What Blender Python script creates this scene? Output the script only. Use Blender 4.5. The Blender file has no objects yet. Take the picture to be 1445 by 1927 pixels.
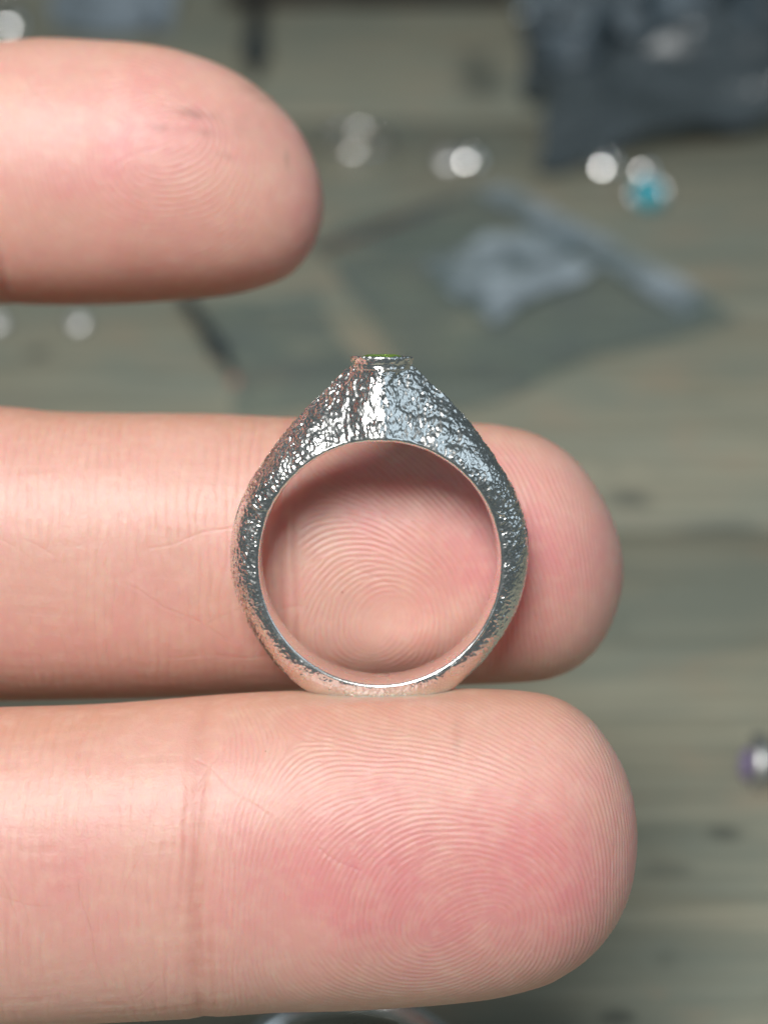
import bpy, bmesh, math, random
import numpy as np
from mathutils import Vector, Matrix, kdtree, noise as mnoise
from math import radians as R, sin, cos, pi

rng = np.random.default_rng(7); random.seed(7)
S = bpy.context.scene
COL = S.collection
MM = 0.001

# ------------------------------------------------------------------ camera
F = 3025.0                     # focal length in photograph pixels (1445 x 1927 frame)
CX, CY = 722.5, 963.5
CAM_H, PITCH = 127.0, 34.0     # mm above the bench, degrees below the horizontal
cam_d = bpy.data.cameras.new('camera'); cam = bpy.data.objects.new('camera', cam_d); COL.objects.link(cam)
cam.location = (0, 0, CAM_H * MM); cam.rotation_euler = (R(90 - PITCH), 0, 0)
cam_d.sensor_fit = 'VERTICAL'; cam_d.sensor_height = 24.0; cam_d.lens = 24.0 * F / 1927.0
cam_d.clip_start = 0.005; cam_d.clip_end = 50
cam_d.dof.use_dof = True; cam_d.dof.focus_distance = 0.1062
cam_d.dof.aperture_fstop = cam_d.lens / 3.0
S.camera = cam

# camera axes, used only to turn sight lines into points of the room (mm)
RT = np.array([1.0, 0, 0]); UP = np.array([0, sin(R(PITCH)), cos(R(PITCH))]); FW = np.array([0, cos(R(PITCH)), -sin(R(PITCH))])
ORG = np.array([0, 0, CAM_H])
def w3(v):                     # (right, up, depth) in mm -> world metres
    v = np.asarray(v, float)
    return (ORG + v[..., 0:1] * RT + v[..., 1:2] * UP + v[..., 2:3] * FW) * MM
def onbench(px, py, h=0.0):    # the point of the bench (world mm) that a sight line meets
    d = FW + (px - CX) / F * RT + (CY - py) / F * UP
    p = ORG + d * ((CAM_H - h) / -d[2])
    return p

# ------------------------------------------------------------------ light: a dim workshop, a soft bench lamp up and to the left, a far window on the right
W = bpy.data.worlds.new('World'); S.world = W; W.use_nodes = True
bg = W.node_tree.nodes['Background']; bg.inputs[0].default_value = (0.70, 0.88, 0.94, 1); bg.inputs[1].default_value = 0.095
def area(name, cam_pos, target, sx, sy, watts, col):
    d = bpy.data.lights.new(name, 'AREA'); o = bpy.data.objects.new(name, d); COL.objects.link(o)
    d.shape = 'RECTANGLE'; d.size = sx; d.size_y = sy; d.energy = watts; d.color = col
    f = lambda v: Vector((ORG + v[0] * RT + v[1] * UP + v[2] * FW) * MM)
    o.location = f(cam_pos); o.rotation_euler = (f(cam_pos) - f(target)).to_track_quat('Z', 'Y').to_euler()
    return o
area('bench_lamp', (-105, 268, -350), (0, 0, 115), 0.25, 0.20, 3.6, (1.0, 0.985, 0.955))
area('window_light', (1000, 620, -560), (0, 0, 150), 0.7, 0.9, 1.9, (0.72, 0.88, 1.0))
S.view_settings.view_transform = 'Standard'; S.view_settings.look = 'None'
S.view_settings.exposure = 0.0; S.view_settings.gamma = 1.0; S.view_settings.use_curve_mapping = False
S.cycles.max_bounces = 10; S.cycles.transparent_max_bounces = 12
S.cycles.use_denoising = True

# ------------------------------------------------------------------ helpers
def link(o, parent=None):
    COL.objects.link(o)
    if parent is not None: o.parent = parent
    return o
def tag(o, label=None, cat=None, group=None, kind=None):
    if label: o['label'] = label
    if cat: o['category'] = cat
    if group: o['group'] = group
    if kind: o['kind'] = kind
    return o
def thing(name, loc, label, cat, group=None, rz=0):
    o = bpy.data.objects.new(name, None); o.location = loc; o.rotation_euler = (0, 0, rz); o.empty_display_size = 0.005
    link(o); return tag(o, label, cat, group)
def fast_mesh(name, V, Q, attrs=None, smooth=True):
    """mesh out of numpy arrays: V (n,3) metres, Q a list of (m,k) index arrays"""
    me = bpy.data.meshes.new(name)
    if not isinstance(Q, list): Q = [Q]
    Q = [q for q in Q if len(q)]
    me.vertices.add(len(V)); me.vertices.foreach_set('co', np.ascontiguousarray(V, np.float32).ravel())
    idx = np.concatenate([q.ravel() for q in Q]).astype(np.int32)
    cnt = np.concatenate([np.full(len(q), q.shape[1], np.int32) for q in Q])
    st = np.concatenate([[0], np.cumsum(cnt)[:-1]]).astype(np.int32)
    me.loops.add(len(idx)); me.loops.foreach_set('vertex_index', idx)
    me.polygons.add(len(cnt)); me.polygons.foreach_set('loop_start', st); me.polygons.foreach_set('loop_total', cnt)
    me.update(calc_edges=True); me.validate()
    if smooth: me.polygons.foreach_set('use_smooth', np.ones(len(me.polygons), bool))
    for k, a in (attrs or {}).items():
        at = me.attributes.new(k, 'FLOAT', 'POINT'); at.data.foreach_set('value', np.ascontiguousarray(a, np.float32))
    return me
def obj(name, me, mat, parent=None):
    o = bpy.data.objects.new(name, me)
    if mat is not None: me.materials.append(mat)
    return link(o, parent)
def bm_obj(name, bm, mat, parent=None, smooth=True):
    me = bpy.data.meshes.new(name); bmesh.ops.recalc_face_normals(bm, faces=bm.faces); bm.to_mesh(me); bm.free()
    if smooth: me.polygons.foreach_set('use_smooth', np.ones(len(me.polygons), bool))
    return obj(name, me, mat, parent)
def grid_quads(nu, nv, closed_v=False, off=0):
    i = np.arange(nu - 1)[:, None]; j = np.arange(nv if closed_v else nv - 1)[None, :]
    j2 = (j + 1) % nv
    a = i * nv + j; b = i * nv + j2; c = (i + 1) * nv + j2; d = (i + 1) * nv + j
    return np.stack([a, b, c, d], -1).reshape(-1, 4) + off
def smoothstep(a, b, x):
    t = np.clip((x - a) / (b - a), 0, 1); return t * t * (3 - 2 * t)
def vnoise(P, scale, seed=0.0):
    """smooth noise of points (n,3), vectorised value noise"""
    Q = np.asarray(P, float) * scale + seed * 17.31 + 1000.0
    I = np.floor(Q).astype(np.int64); f = Q - I; f = f * f * (3 - 2 * f)
    out = np.zeros(len(Q))
    for dx in (0, 1):
        for dy in (0, 1):
            for dz in (0, 1):
                h = ((I[:, 0] + dx) * 73856093) ^ ((I[:, 1] + dy) * 19349663) ^ ((I[:, 2] + dz) * 83492791)
                h = (h ^ (h >> 13)) * 1274126177 & 0x7fffffff
                h = (h ^ (h >> 15)) & 0xffff
                wgt = (f[:, 0] if dx else 1 - f[:, 0]) * (f[:, 1] if dy else 1 - f[:, 1]) * (f[:, 2] if dz else 1 - f[:, 2])
                out += wgt * (h / 65535.0)
    return out * 2 - 1

class NT:
    def __init__(s, name):
        s.m = bpy.data.materials.new(name); s.m.use_nodes = True; s.t = s.m.node_tree
        s.p = s.t.nodes['Principled BSDF']; s.out = s.t.nodes['Material Output']
    def n(s, kind, **kw):
        x = s.t.nodes.new('ShaderNode' + kind)
        for k, v in kw.items():
            if k in x.inputs.keys(): x.inputs[k].default_value = v
            else: setattr(x, k, v)
        return x
    def l(s, a, b): s.t.links.new(a, b)
    def attr(s, name): return s.n('Attribute', attribute_name=name).outputs['Fac']
    def math(s, op, a, b=None, c=None):
        x = s.n('Math', operation=op)
        for i, v in enumerate((a, b, c)):
            if v is None: continue
            if isinstance(v, (int, float)): x.inputs[i].default_value = v
            else: s.l(v, x.inputs[i])
        return x.outputs[0]
    def mix(s, fac, a, b, blend='MIX'):
        x = s.n('Mix', data_type='RGBA', blend_type=blend)
        for sock, v in ((x.inputs[0], fac), (x.inputs[6], a), (x.inputs[7], b)):
            if isinstance(v, (int, float)): sock.default_value = v
            elif isinstance(v, tuple): sock.default_value = (*v, 1)
            else: s.l(v, sock)
        return x.outputs[2]
    def ramp(s, fac, pts):
        x = s.n('ValToRGB'); e = x.color_ramp.elements
        while len(e) < len(pts): e.new(0.5)
        for el, (p, c) in zip(e, pts): el.position = p; el.color = (*c, 1) if isinstance(c, tuple) else (c, c, c, 1)
        s.l(fac, x.inputs[0]); return x.outputs[0]
    def coords(s, scale=(1, 1, 1), rot=(0, 0, 0), which='Object'):
        tc = s.n('TexCoord'); mp = s.n('Mapping'); mp.inputs['Scale'].default_value = scale; mp.inputs['Rotation'].default_value = rot
        s.l(tc.outputs[which], mp.inputs[0]); return mp.outputs[0]
    def noise(s, vec, scale, detail=4, rough=0.55, dist=0.0):
        x = s.n('TexNoise', Scale=scale, Detail=detail, Roughness=rough, Distortion=dist); s.l(vec, x.inputs['Vector']); return x.outputs['Fac']
    def bump(s, h, dist, strength=1.0, normal=None):
        b = s.n('Bump', Strength=strength, Distance=dist); s.l(h, b.inputs['Height'])
        if normal is not None: s.l(normal, b.inputs['Normal'])
        return b.outputs[0]

# ------------------------------------------------------------------ materials
def mat_skin():
    t = NT('skin'); p = t.p
    c = t.coords()
    pad, ridge, red = t.attr('pad'), t.attr('ridge'), t.attr('red')
    mott = t.noise(c, 260, 4, 0.6)
    mott = t.math('ADD', t.math('MULTIPLY', mott, 0.6), t.math('MULTIPLY', t.noise(c, 110, 2, 0.5), 0.4))
    mott2 = t.noise(c, 900, 3, 0.6)
    peach, pink = (0.75, 0.442, 0.368), (0.745, 0.305, 0.310)
    f = t.math('ADD', t.math('MULTIPLY', pad, 0.9), t.math('MULTIPLY_ADD', mott, 1.7, -0.85)); f = t.math('MAXIMUM', t.math('MINIMUM', f, 1.0), 0.0)
    col = t.mix(f, peach, pink)
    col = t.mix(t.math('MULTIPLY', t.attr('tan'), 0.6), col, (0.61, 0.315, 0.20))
    col = t.mix(t.math('MULTIPLY', red, 0.8), col, (0.62, 0.25, 0.19))
    col = t.mix(t.math('MULTIPLY', t.ramp(mott2, [(0.45, 0.0), (0.75, 1.0)]), 0.22), col, (0.90, 0.68, 0.55))
    g = t.ramp(ridge, [(0.0, 1.0), (0.5, 0.0)])           # grooves between the ridges
    col = t.mix(t.math('MULTIPLY', g, 0.19), col, (0.52, 0.23, 0.15))
    col = t.mix(t.math('MULTIPLY', t.attr('dirt'), 0.8), col, (0.17, 0.10, 0.065))
    # tiny specks of dirt and lint caught on the skin
    v = t.n('TexVoronoi', Scale=420.0); t.l(c, v.inputs['Vector'])
    spk = t.math('LESS_THAN', v.outputs['Distance'], 0.042)
    rnd = t.n('SeparateColor'); t.l(v.outputs['Color'], rnd.inputs[0])
    spk = t.math('MULTIPLY', spk, t.math('GREATER_THAN', rnd.outputs[0], 0.95))
    col = t.mix(t.math('MULTIPLY', spk, 0.55), col, (0.30, 0.15, 0.08))
    t.l(col, p.inputs['Base Color'])
    p.inputs['Subsurface Weight'].default_value = 1.0
    p.inputs['Subsurface Radius'].default_value = (1.0, 0.21, 0.11); p.inputs['Subsurface Scale'].default_value = 0.0030
    p.inputs['Roughness'].default_value = 0.40; p.inputs['Specular IOR Level'].default_value = 0.55
    fine = t.noise(c, 5200, 3, 0.7)
    t.l(t.bump(fine, 0.00006, 0.5), p.inputs['Normal'])
    return t.m
def mat_silver(name='hammered_silver', rough=0.13, base=(0.93, 0.925, 0.905), scratch=True):
    t = NT(name); p = t.p; p.inputs['Metallic'].default_value = 1.0
    p.inputs['Base Color'].default_value = (*base, 1); p.inputs['Roughness'].default_value = rough
    c = t.coords()
    n1 = t.noise(c, 900, 3, 0.6)
    r = t.math('MULTIPLY_ADD', n1, 0.16, rough - 0.07); t.l(r, p.inputs['Roughness'])
    if name == 'hammered_silver':
        ox = t.attr('oxide')
        t.l(t.mix(t.math('MULTIPLY', ox, 0.5), base, (0.09, 0.105, 0.115)), p.inputs['Base Color'])
    if scratch:
        n2 = t.noise(c, 4200, 2, 0.6); t.l(t.bump(n2, 0.00004, 0.35), p.inputs['Normal'])
    return t.m
def mat_gem(name, col, rough=0.04, trans=0.75):
    t = NT(name); p = t.p; p.inputs['Base Color'].default_value = (*col, 1); p.inputs['Roughness'].default_value = rough
    p.inputs['Transmission Weight'].default_value = trans; p.inputs['IOR'].default_value = 1.55
    return t.m
def mat_opaque(name, col, rough=0.5, var=0.25, scale=300, bumpd=0.0002, metallic=0.0, spec=0.5):
    t = NT(name); p = t.p; c = t.coords(); n = t.noise(c, scale, 5, 0.6)
    dk = tuple(x * (1 - var) for x in col); lt = tuple(min(1, x * (1 + var)) for x in col)
    t.l(t.ramp(n, [(0.3, dk), (0.7, lt)]), p.inputs['Base Color']); p.inputs['Roughness'].default_value = rough
    p.inputs['Metallic'].default_value = metallic; p.inputs['Specular IOR Level'].default_value = spec
    t.l(t.bump(n, bumpd, 0.6), p.inputs['Normal']); return t.m
def mat_plastic(name, col, opacity, rough=0.18, var=0.3,  tint=(0.86, 0.90, 0.92)):
    t = NT(name); p = t.p; p.inputs['Base Color'].default_value = (*col, 1); p.inputs['Roughness'].default_value = rough
    c = t.coords(); n = t.noise(c, 95, 3, 0.5)
    tr = t.n('BsdfTransparent'); tr.inputs[0].default_value = (*tint, 1)
    mx = t.n('MixShader'); f = t.math('MAXIMUM', t.math('MINIMUM', t.math('MULTIPLY_ADD', n, var, opacity - var / 2), 1.0), 0.03); t.l(f, mx.inputs[0])
    t.l(tr.outputs[0], mx.inputs[1]); t.l(p.outputs[0], mx.inputs[2]); t.l(mx.outputs[0], t.out.inputs[0])
    t.l(t.bump(n, 0.0008, 0.5), p.inputs['Normal']); return t.m
def stain_shade(px, py, ra, rb_, q):
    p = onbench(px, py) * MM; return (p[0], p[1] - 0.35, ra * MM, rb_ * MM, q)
STAINS_SHADE = [stain_shade(1185, 938, 4.5, 3.0, 0.8), stain_shade(1362, 1572, 2.6, 1.6, 0.7), stain_shade(1160, 1918, 2.2, 1.4, 0.65), stain_shade(1255, 1640, 3.5, 1.4, 0.4), stain_shade(72, 668, 3.0, 2.4, 0.7), stain_shade(700, 450, 12, 1.6, 0.6), stain_shade(1370, 985, 9, 1.2, 0.6), stain_shade(1050, 1760, 4, 1.2, 0.35), stain_shade(900, 150, 7, 22, 0.75)]  # last entry paints the heaped bags' soft shadow into the wood
def mat_wood():
    t = NT('weathered_wood'); p = t.p
    oi = t.n('ObjectInfo')
    tc = t.n('TexCoord'); add = t.n('VectorMath', operation='ADD'); t.l(tc.outputs['Object'], add.inputs[0])
    cv = t.n('CombineXYZ'); t.l(oi.outputs['Random'], cv.inputs[0]); t.l(oi.outputs['Random'], cv.inputs[1]); t.l(cv.outputs[0], add.inputs[1])
    def mapped(sc):
        mp = t.n('Mapping'); mp.inputs['Scale'].default_value = sc; t.l(add.outputs[0], mp.inputs[0]); return mp.outputs[0]
    g1 = t.noise(mapped((12, 330, 60)), 1.0, 6, 0.65, 0.6)
    g2 = t.noise(mapped((40, 1500, 200)), 1.0, 3, 0.6)
    big = t.noise(mapped((22, 48, 30)), 1.0, 5, 0.62, 0.4)
    blot = t.noise(mapped((55, 110, 60)), 1.0, 5, 0.62, 0.5)
    col = t.ramp(g1, [(0.30, (0.165, 0.168, 0.128)), (0.5, (0.290, 0.283, 0.212)), (0.70, (0.410, 0.392, 0.300))])
    col = t.mix(t.math('MULTIPLY', t.ramp(g2, [(0.45, 0.0), (0.7, 1.0)]), 0.35), col, (0.19, 0.175, 0.14))
    col = t.mix(t.math('MULTIPLY', t.ramp(big, [(0.42, 0.0), (0.62, 1.0)]), 0.6), col, (0.205, 0.240, 0.205))
    col = t.mix(t.math('MULTIPLY', t.ramp(blot, [(0.54, 0.0), (0.70, 1.0)]), 0.65), col, (0.335, 0.270, 0.195))
    col = t.mix(t.math('MULTIPLY', t.ramp(blot, [(0.28, 1.0), (0.40, 0.0)]), 0.55), col, (0.125, 0.140, 0.115))
    for (sx_, sy_, ra, rb_, q) in STAINS_SHADE:                     # dark marks of use, and one painted soft shadow
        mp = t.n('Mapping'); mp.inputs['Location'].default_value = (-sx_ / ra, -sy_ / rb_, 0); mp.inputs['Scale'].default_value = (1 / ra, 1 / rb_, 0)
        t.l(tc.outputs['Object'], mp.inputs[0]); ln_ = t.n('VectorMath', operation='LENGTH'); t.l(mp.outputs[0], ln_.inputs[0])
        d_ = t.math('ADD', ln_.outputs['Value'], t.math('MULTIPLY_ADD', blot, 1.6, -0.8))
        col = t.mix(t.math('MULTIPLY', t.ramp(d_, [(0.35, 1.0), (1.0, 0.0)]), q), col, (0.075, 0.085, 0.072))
    t.l(col, p.inputs['Base Color']); p.inputs['Roughness'].default_value = 0.62
    hgt = t.math('ADD', t.math('MULTIPLY', g1, 0.7), t.math('MULTIPLY', g2, 0.3))
    t.l(t.bump(hgt, 0.0005, 0.8), p.inputs['Normal']); return t.m

M_SKIN = mat_skin(); M_HAM = mat_silver(rough=0.25); M_POL = mat_silver('polished_silver', 0.12, (0.90, 0.895, 0.88))
M_DULL = mat_silver('dull_silver', 0.42, (0.62, 0.62, 0.61), False); M_BLK = mat_silver('blackened_silver', 0.3, (0.20, 0.20, 0.205), False)
M_WOOD = mat_wood()
M_NAIL = mat_opaque('nail', (0.75, 0.52, 0.46), 0.3, 0.05, 300, 0.00002)

# ------------------------------------------------------------------ bench
bench = thing('wooden_workbench', (0, 0.35, 0), 'weathered grey wooden bench top of wide boards under the hand', 'workbench')
bench['kind'] = 'structure'
def plank(y0, y1, seed):
    r = np.random.default_rng(seed)
    nx, w2 = 61, 0.75
    xs = np.linspace(-w2, w2, nx); bev = 0.0012; th = 0.024
    e0 = 0.0004 * np.convolve(r.standard_normal(nx + 6), np.ones(7) / 7, 'valid') * 2
    e1 = 0.0004 * np.convolve(r.standard_normal(nx + 6), np.ones(7) / 7, 'valid') * 2
    cup = r.uniform(-0.0003, 0.0003)
    prof = [(0, -th), (0, -bev), (bev, 0), (0.33, cup), (0.67, cup), (-bev, 0), (-0.0, -bev), (-0.0, -th)]
    V = []
    for i, x in enumerate(xs):
        a, b = y0 + e0[i], y1 + e1[i]
        for k, (u, z) in enumerate(prof):
            y = a + u if k < 3 else (a + (b - a) * u if k < 5 else b + u)
            V.append((x, y - 0.35, z))
    V = np.array(V); n = len(prof)
    Q = grid_quads(nx, n, True)
    caps = [np.array([list(range(n))]), np.array([list(range((nx - 1) * n, nx * n))[::-1]])]
    return fast_mesh('plank', V, [Q] + caps, smooth=False)
ys = [-0.10, 0.032, onbench(1300, 987)[1] * MM, 0.345, 0.50, 0.66]
for k in range(5):
    obj('plank', plank(ys[k] + 0.0004, ys[k + 1] - 0.0005, 30 + k), M_WOOD, bench)

# ------------------------------------------------------------------ ridges of the skin: oriented filtering of noise
def ridge_field(theta, period, iters=14, nor=16, seed=1):
    r = np.random.default_rng(seed)
    n, m = theta.shape
    img = r.standard_normal((n, m)) * 0.4
    fy = np.fft.fftfreq(n)[:, None]; fx = np.fft.rfftfreq(m)[None, :]
    ks = []
    f0 = 1.0 / period; sr, st = f0 * 0.26, f0 * 0.22
    for k in range(nor):
        a = pi * k / nor + pi / 2                        # wave vector is across the ridge
        ux, uy = cos(a), sin(a)
        def lobe(s):
            du = (fx * ux + fy * uy) - s * f0; dv = -fx * uy + fy * ux
            return np.exp(-0.5 * (du / sr) ** 2 - 0.5 * (dv / st) ** 2)
        ks.append(lobe(1) + lobe(-1))
    idx = np.round((theta % pi) / pi * nor).astype(int) % nor
    for _ in range(iters):
        Fi = np.fft.rfft2(img); out = np.empty_like(img)
        for k in range(nor):
            msk = idx == k
            if msk.any(): out[msk] = np.fft.irfft2(Fi * ks[k], s=(n, m))[msk]
        img = np.tanh(out / (out.std() + 1e-9) * 1.3)
    return img
def bilinear(img, a, b):
    n, m = img.shape
    a = np.clip(a, 0, n - 1.001); b = np.clip(b, 0, m - 1.001)
    i = a.astype(int); j = b.astype(int); fa = a - i; fb = b - j
    return (img[i, j] * (1 - fa) * (1 - fb) + img[i + 1, j] * fa * (1 - fb) + img[i, j + 1] * (1 - fa) * fb + img[i + 1, j + 1] * fa * fb)

def catmull(P, n=24):
    P = np.array(P, float); P = np.vstack([2 * P[0] - P[1], P, 2 * P[-1] - P[-2]])
    out = []
    for i in range(1, len(P) - 2):
        p0, p1, p2, p3 = P[i - 1:i + 3]
        t = np.linspace(0, 1, n, endpoint=False)[:, None]
        out.append(0.5 * (2 * p1 + (p2 - p0) * t + (2 * p0 - 5 * p1 + 4 * p2 - p3) * t ** 2 + (3 * p1 - p0 - 3 * p2 + p3) * t ** 3))
    out.append(P[-2][None]); return np.vstack(out)

X_CUT = -36.0
def make_finger(outline, zax, front, back, cores, deltas, crease_px, pink, period=0.52, seed=1, step=0.1, bumps=None, ridge_amp=0.016, marks=(), dirt=(), fades=()):
    """outline: sight-line outline top-left -> tip -> bottom-left; zax(X): depth of the axis; returns verts (cam mm), quads, loop0, attrs"""
    C = catmull(outline)
    zt = zax(0.0)
    X = (C[:, 0] - CX) / F * zt; Y = (CY - C[:, 1]) / F * zt
    k = int(np.argmax(X)); xt = X[k] ; yt = Y[k]
    tx, ty = X[:k + 1], Y[:k + 1]; bx, by = X[k:][::-1], Y[k:][::-1]
    ot, ob = np.argsort(tx), np.argsort(bx)
    def hh(x): 
        a = np.interp(x, tx[ot], ty[ot]); b = np.interp(x, bx[ob], by[ob]); return (a - b) / 2, (a + b) / 2
    # stations of even arc length along the pad's profile
    dense = np.concatenate([np.linspace(X_CUT, xt - 4, 1500, endpoint=False), xt - 4 * np.linspace(1, 0, 3000) ** 2])
    h, yc = hh(dense)
    fd = front(dense, xt) * np.minimum(h, 1e9)
    arc = np.concatenate([[0], np.cumsum(np.hypot(np.diff(dense), np.diff(fd)))])
    nu = int(arc[-1] / step)
    us = np.linspace(0, arc[-1], nu); xs = np.interp(us, arc, dense)
    h, yc = hh(xs); h[-1] = 1e-3; h = np.maximum(h, 1e-3)
    df = front(xs, xt) * h; db = back(xs, xt) * h
    zc = np.array([zax(x) for x in xs])
    nf = 2 * int(17.5 / step); nb = 54
    ph = np.concatenate([np.linspace(0, pi, nf, endpoint=False), np.linspace(pi, 2 * pi, nb, endpoint=False)])
    ex = 0.93
    cy = np.sign(np.cos(ph)) * np.abs(np.cos(ph)) ** ex; sz = np.sign(np.sin(ph)) * np.abs(np.sin(ph)) ** ex
    yy = yc[:, None] + h[:, None] * cy[None]
    dd = np.where(sz > 0, 1, 0)[None] * df[:, None] + np.where(sz <= 0, 1, 0)[None] * db[:, None]
    zz = zc[:, None] - dd * sz[None]
    xx = np.repeat(xs[:, None], len(ph), 1)
    # arc length round the section, zero at the middle of the pad
    seg = np.hypot(np.diff(yy, axis=1), np.diff(zz, axis=1)); va = np.concatenate([np.zeros((nu, 1)), np.cumsum(seg, 1)], 1)
    v = va[:, nf // 2][:, None] - va                      # positive towards the top edge
    u = np.repeat(us[:, None], len(ph), 1)
    # fields in (u, v)
    g = 0.085; vm = 17.0
    gu, gv = int(us[-1] / g) + 2, int(2 * vm / g) + 1
    def uv_of(px, py):
        x = (px - CX) / F * zt; y = (CY - py) / F * zt
        hx, ycx = hh(np.array([min(x, xt - 0.2)])); q = np.clip((y - ycx[0]) / hx[0], -0.999, 0.999)
        return np.interp(x, xs, us), hx[0] * math.asin(q)
    A, B = np.meshgrid(np.arange(gu) * g, np.arange(gv) * g - vm, indexing='ij')
    th = np.full(A.shape, pi / 2)
    for q in cores: cu, cv = uv_of(*q); th += 0.5 * np.arctan2(B - cv, A - cu)
    for q in deltas: cu, cv = uv_of(*q); th -= 0.5 * np.arctan2(B - cv, A - cu)
    wob = vnoise(np.stack([A.ravel(), B.ravel(), 0 * A.ravel()], 1), 0.16, seed).reshape(A.shape)
    wob2 = vnoise(np.stack([A.ravel(), B.ravel(), 0 * A.ravel()], 1), 0.42, seed + 1).reshape(A.shape)
    th += 0.27 * wob + 0.15 * wob2
    # array axes: rows = u, cols = v ; wave vector coordinates are (col, row) -> ridge angle measured from the column axis
    ridge = ridge_field(pi / 2 - th, period / g, seed=seed)
    ucr = [uv_of(c, CY if not bumps else bumps)[0] for c in crease_px]
    wr_h = ridge_field(np.full(A.shape, 0.06) * 0 + pi / 2 + 0.22 * wob, 1.35 / g, iters=5, seed=seed + 50)   # long wrinkles along the finger
    wr_v = ridge_field(0.10 * wob, 0.74 / g, iters=4, seed=seed + 60)                                         # short lines across it
    iu, iv = u / g, (v + vm) / g
    rv = bilinear(ridge, iu, iv); hv = bilinear(wr_h, iu, iv); vv = bilinear(wr_v, iu, iv)
    P = np.stack([u.ravel(), v.ravel(), 0 * u.ravel()], 1)
    n1 = vnoise(P, 0.22, seed + 3).reshape(u.shape); n2 = vnoise(P, 0.5, seed + 4).reshape(u.shape)
    n3 = vnoise(P, 1.6, seed + 5).reshape(u.shape)
    distal = smoothstep(ucr[0] + 0.2, ucr[0] + 3.0, u)
    side = 1 - smoothstep(10.5, 15.5, np.abs(v))
    tipf = 1 - smoothstep(us[-1] - 4.5, us[-1] - 1.0, u)
    amp_d = distal * side * tipf * np.clip(0.78 + 0.45 * n1 + 0.25 * n3, 0.15, 1.2)
    for (px, py, ru, rv_, q) in fades:
        a, b = uv_of(px, py); amp_d *= 1 - q * np.exp(-((u - a) / ru) ** 2 - ((v - b) / rv_) ** 2)
    n4 = vnoise(P, 2.3, seed + 6).reshape(u.shape)
    ridges = rv * amp_d * np.clip(1 + 0.55 * n4, 0.3, 1.5)
    rl = np.random.default_rng(seed + 77); cuts = np.zeros_like(u)      # fine white lines that cut across the ridges
    for _ in range(16):
        a0, b0, an, ln_ = rl.uniform(us[-1] * 0.15, us[-1] - 3), rl.uniform(-9, 9), rl.normal(0.0, 0.9), rl.uniform(1.5, 5.5)
        du_, dv_ = (u - a0) * cos(an) + (v - b0) * sin(an), -(u - a0) * sin(an) + (v - b0) * cos(an)
        dv_ = dv_ + 0.12 * np.sin(du_ * 1.3 + a0)
        cuts = np.maximum(cuts, rl.uniform(0.4, 1) * np.exp(-(dv_ / 0.075) ** 2) * (1 - smoothstep(ln_ * 0.6, ln_, np.abs(du_))))
    prox = (1 - distal)
    amp_v = prox * side * np.clip(0.42 + 0.6 * n1 + 0.5 * n3, 0, 1.0)
    amp_h = (prox * 0.9 + 0.12) * np.clip(0.15 + 0.9 * n2 + 0.25 * smoothstep(2, 9, np.abs(v)), 0, 1.0) * (1 - smoothstep(13, 17, np.abs(v)))
    cross = np.minimum(vv, 0.25) * amp_v                 # fine lines: grooves only
    lng = np.minimum(hv, 0.1) * amp_h
    disp = ridge_amp * ridges + 0.027 * cross + 0.015 * lng + 0.008 * n3 * side + 0.005 * n4 * side - 0.030 * cuts
    red = np.zeros_like(u)
    for uc, dep, wid, v0, v1 in [(ucr[i], *c) for i, c in enumerate(marks)]:
        wig = uc + 0.35 * vnoise(np.stack([v.ravel() * 0.22, 0 * v.ravel(), 0 * v.ravel() + seed], 1), 1.0, 2).reshape(u.shape)
        env = smoothstep(v0 - 3, v0 + 3, v) * (1 - smoothstep(v1 - 3, v1 + 3, v)) * (0.75 + 0.25 * n2)
        gz = np.exp(-((u - wig) / wid) ** 2) * env
        disp -= dep * gz; disp += 0.10 * dep * np.exp(-((u - wig) / (wid * 3.5)) ** 2) * env
        red = np.maximum(red, 0.46 * np.exp(-((u - wig) / (wid * 0.9)) ** 2) * env)
    # broad softness: the pad is never a perfect tube
    disp += 0.10 * n1 * side * 0.8 + 0.12 * vnoise(P, 0.09, seed + 9).reshape(u.shape) * side
    # push along the section normal
    ny = cy[None] / np.maximum(h[:, None], 0.4); nz = -np.where(sz[None] > 0, sz[None] / np.maximum(df[:, None], 0.4), sz[None] / np.maximum(db[:, None], 0.4))
    slope = np.gradient(df, us)                          # lean of the normal towards the tip
    nx = np.clip(-slope, -0.98, 0.98)[:, None] * np.ones_like(ny)
    ln = np.hypot(ny, nz) + 1e-9; k2 = np.sqrt(1 - nx ** 2); ny, nz = ny / ln * k2, nz / ln * k2
    V = np.stack([xx + nx * disp, yy + ny * disp, zz + nz * disp], -1).reshape(-1, 3)
    V = np.vstack([V, [[xt + 0.01, yc[-1], zc[-1]]]])
    n = len(ph)
    Q = grid_quads(nu, n, True)
    last = (nu - 1) * n + np.arange(n); T = np.stack([last, (nu - 1) * n + (np.arange(n) + 1) % n, np.full(n, len(V) - 1)], 1)
    pad = np.zeros_like(u)
    for (px, py, ru, rv_, s) in pink:
        a, b = uv_of(px, py); pad += s * np.exp(-((u - a) / ru) ** 2 - ((v - b) / rv_) ** 2)
    pad += 0.35 * smoothstep(us[-1] - 7, us[-1] - 2, u) * side
    rg = 0.5 + 0.5 * (ridges * 0.8 + np.minimum(cross, 0) * 0.5 + np.minimum(lng, 0) * 0.32 - 0.5 * cuts)
    drt = np.zeros_like(u)
    for (px, py, ru, rv_, s) in dirt:
        a, b = uv_of(px, py); drt += s * np.exp(-((u - a) / ru) ** 2 - ((v - b) / rv_) ** 2) * np.clip(0.8 + 0.5 * n3, 0, 1.3)
    app = lambda a, e: np.concatenate([a.ravel(), [e]])
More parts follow.
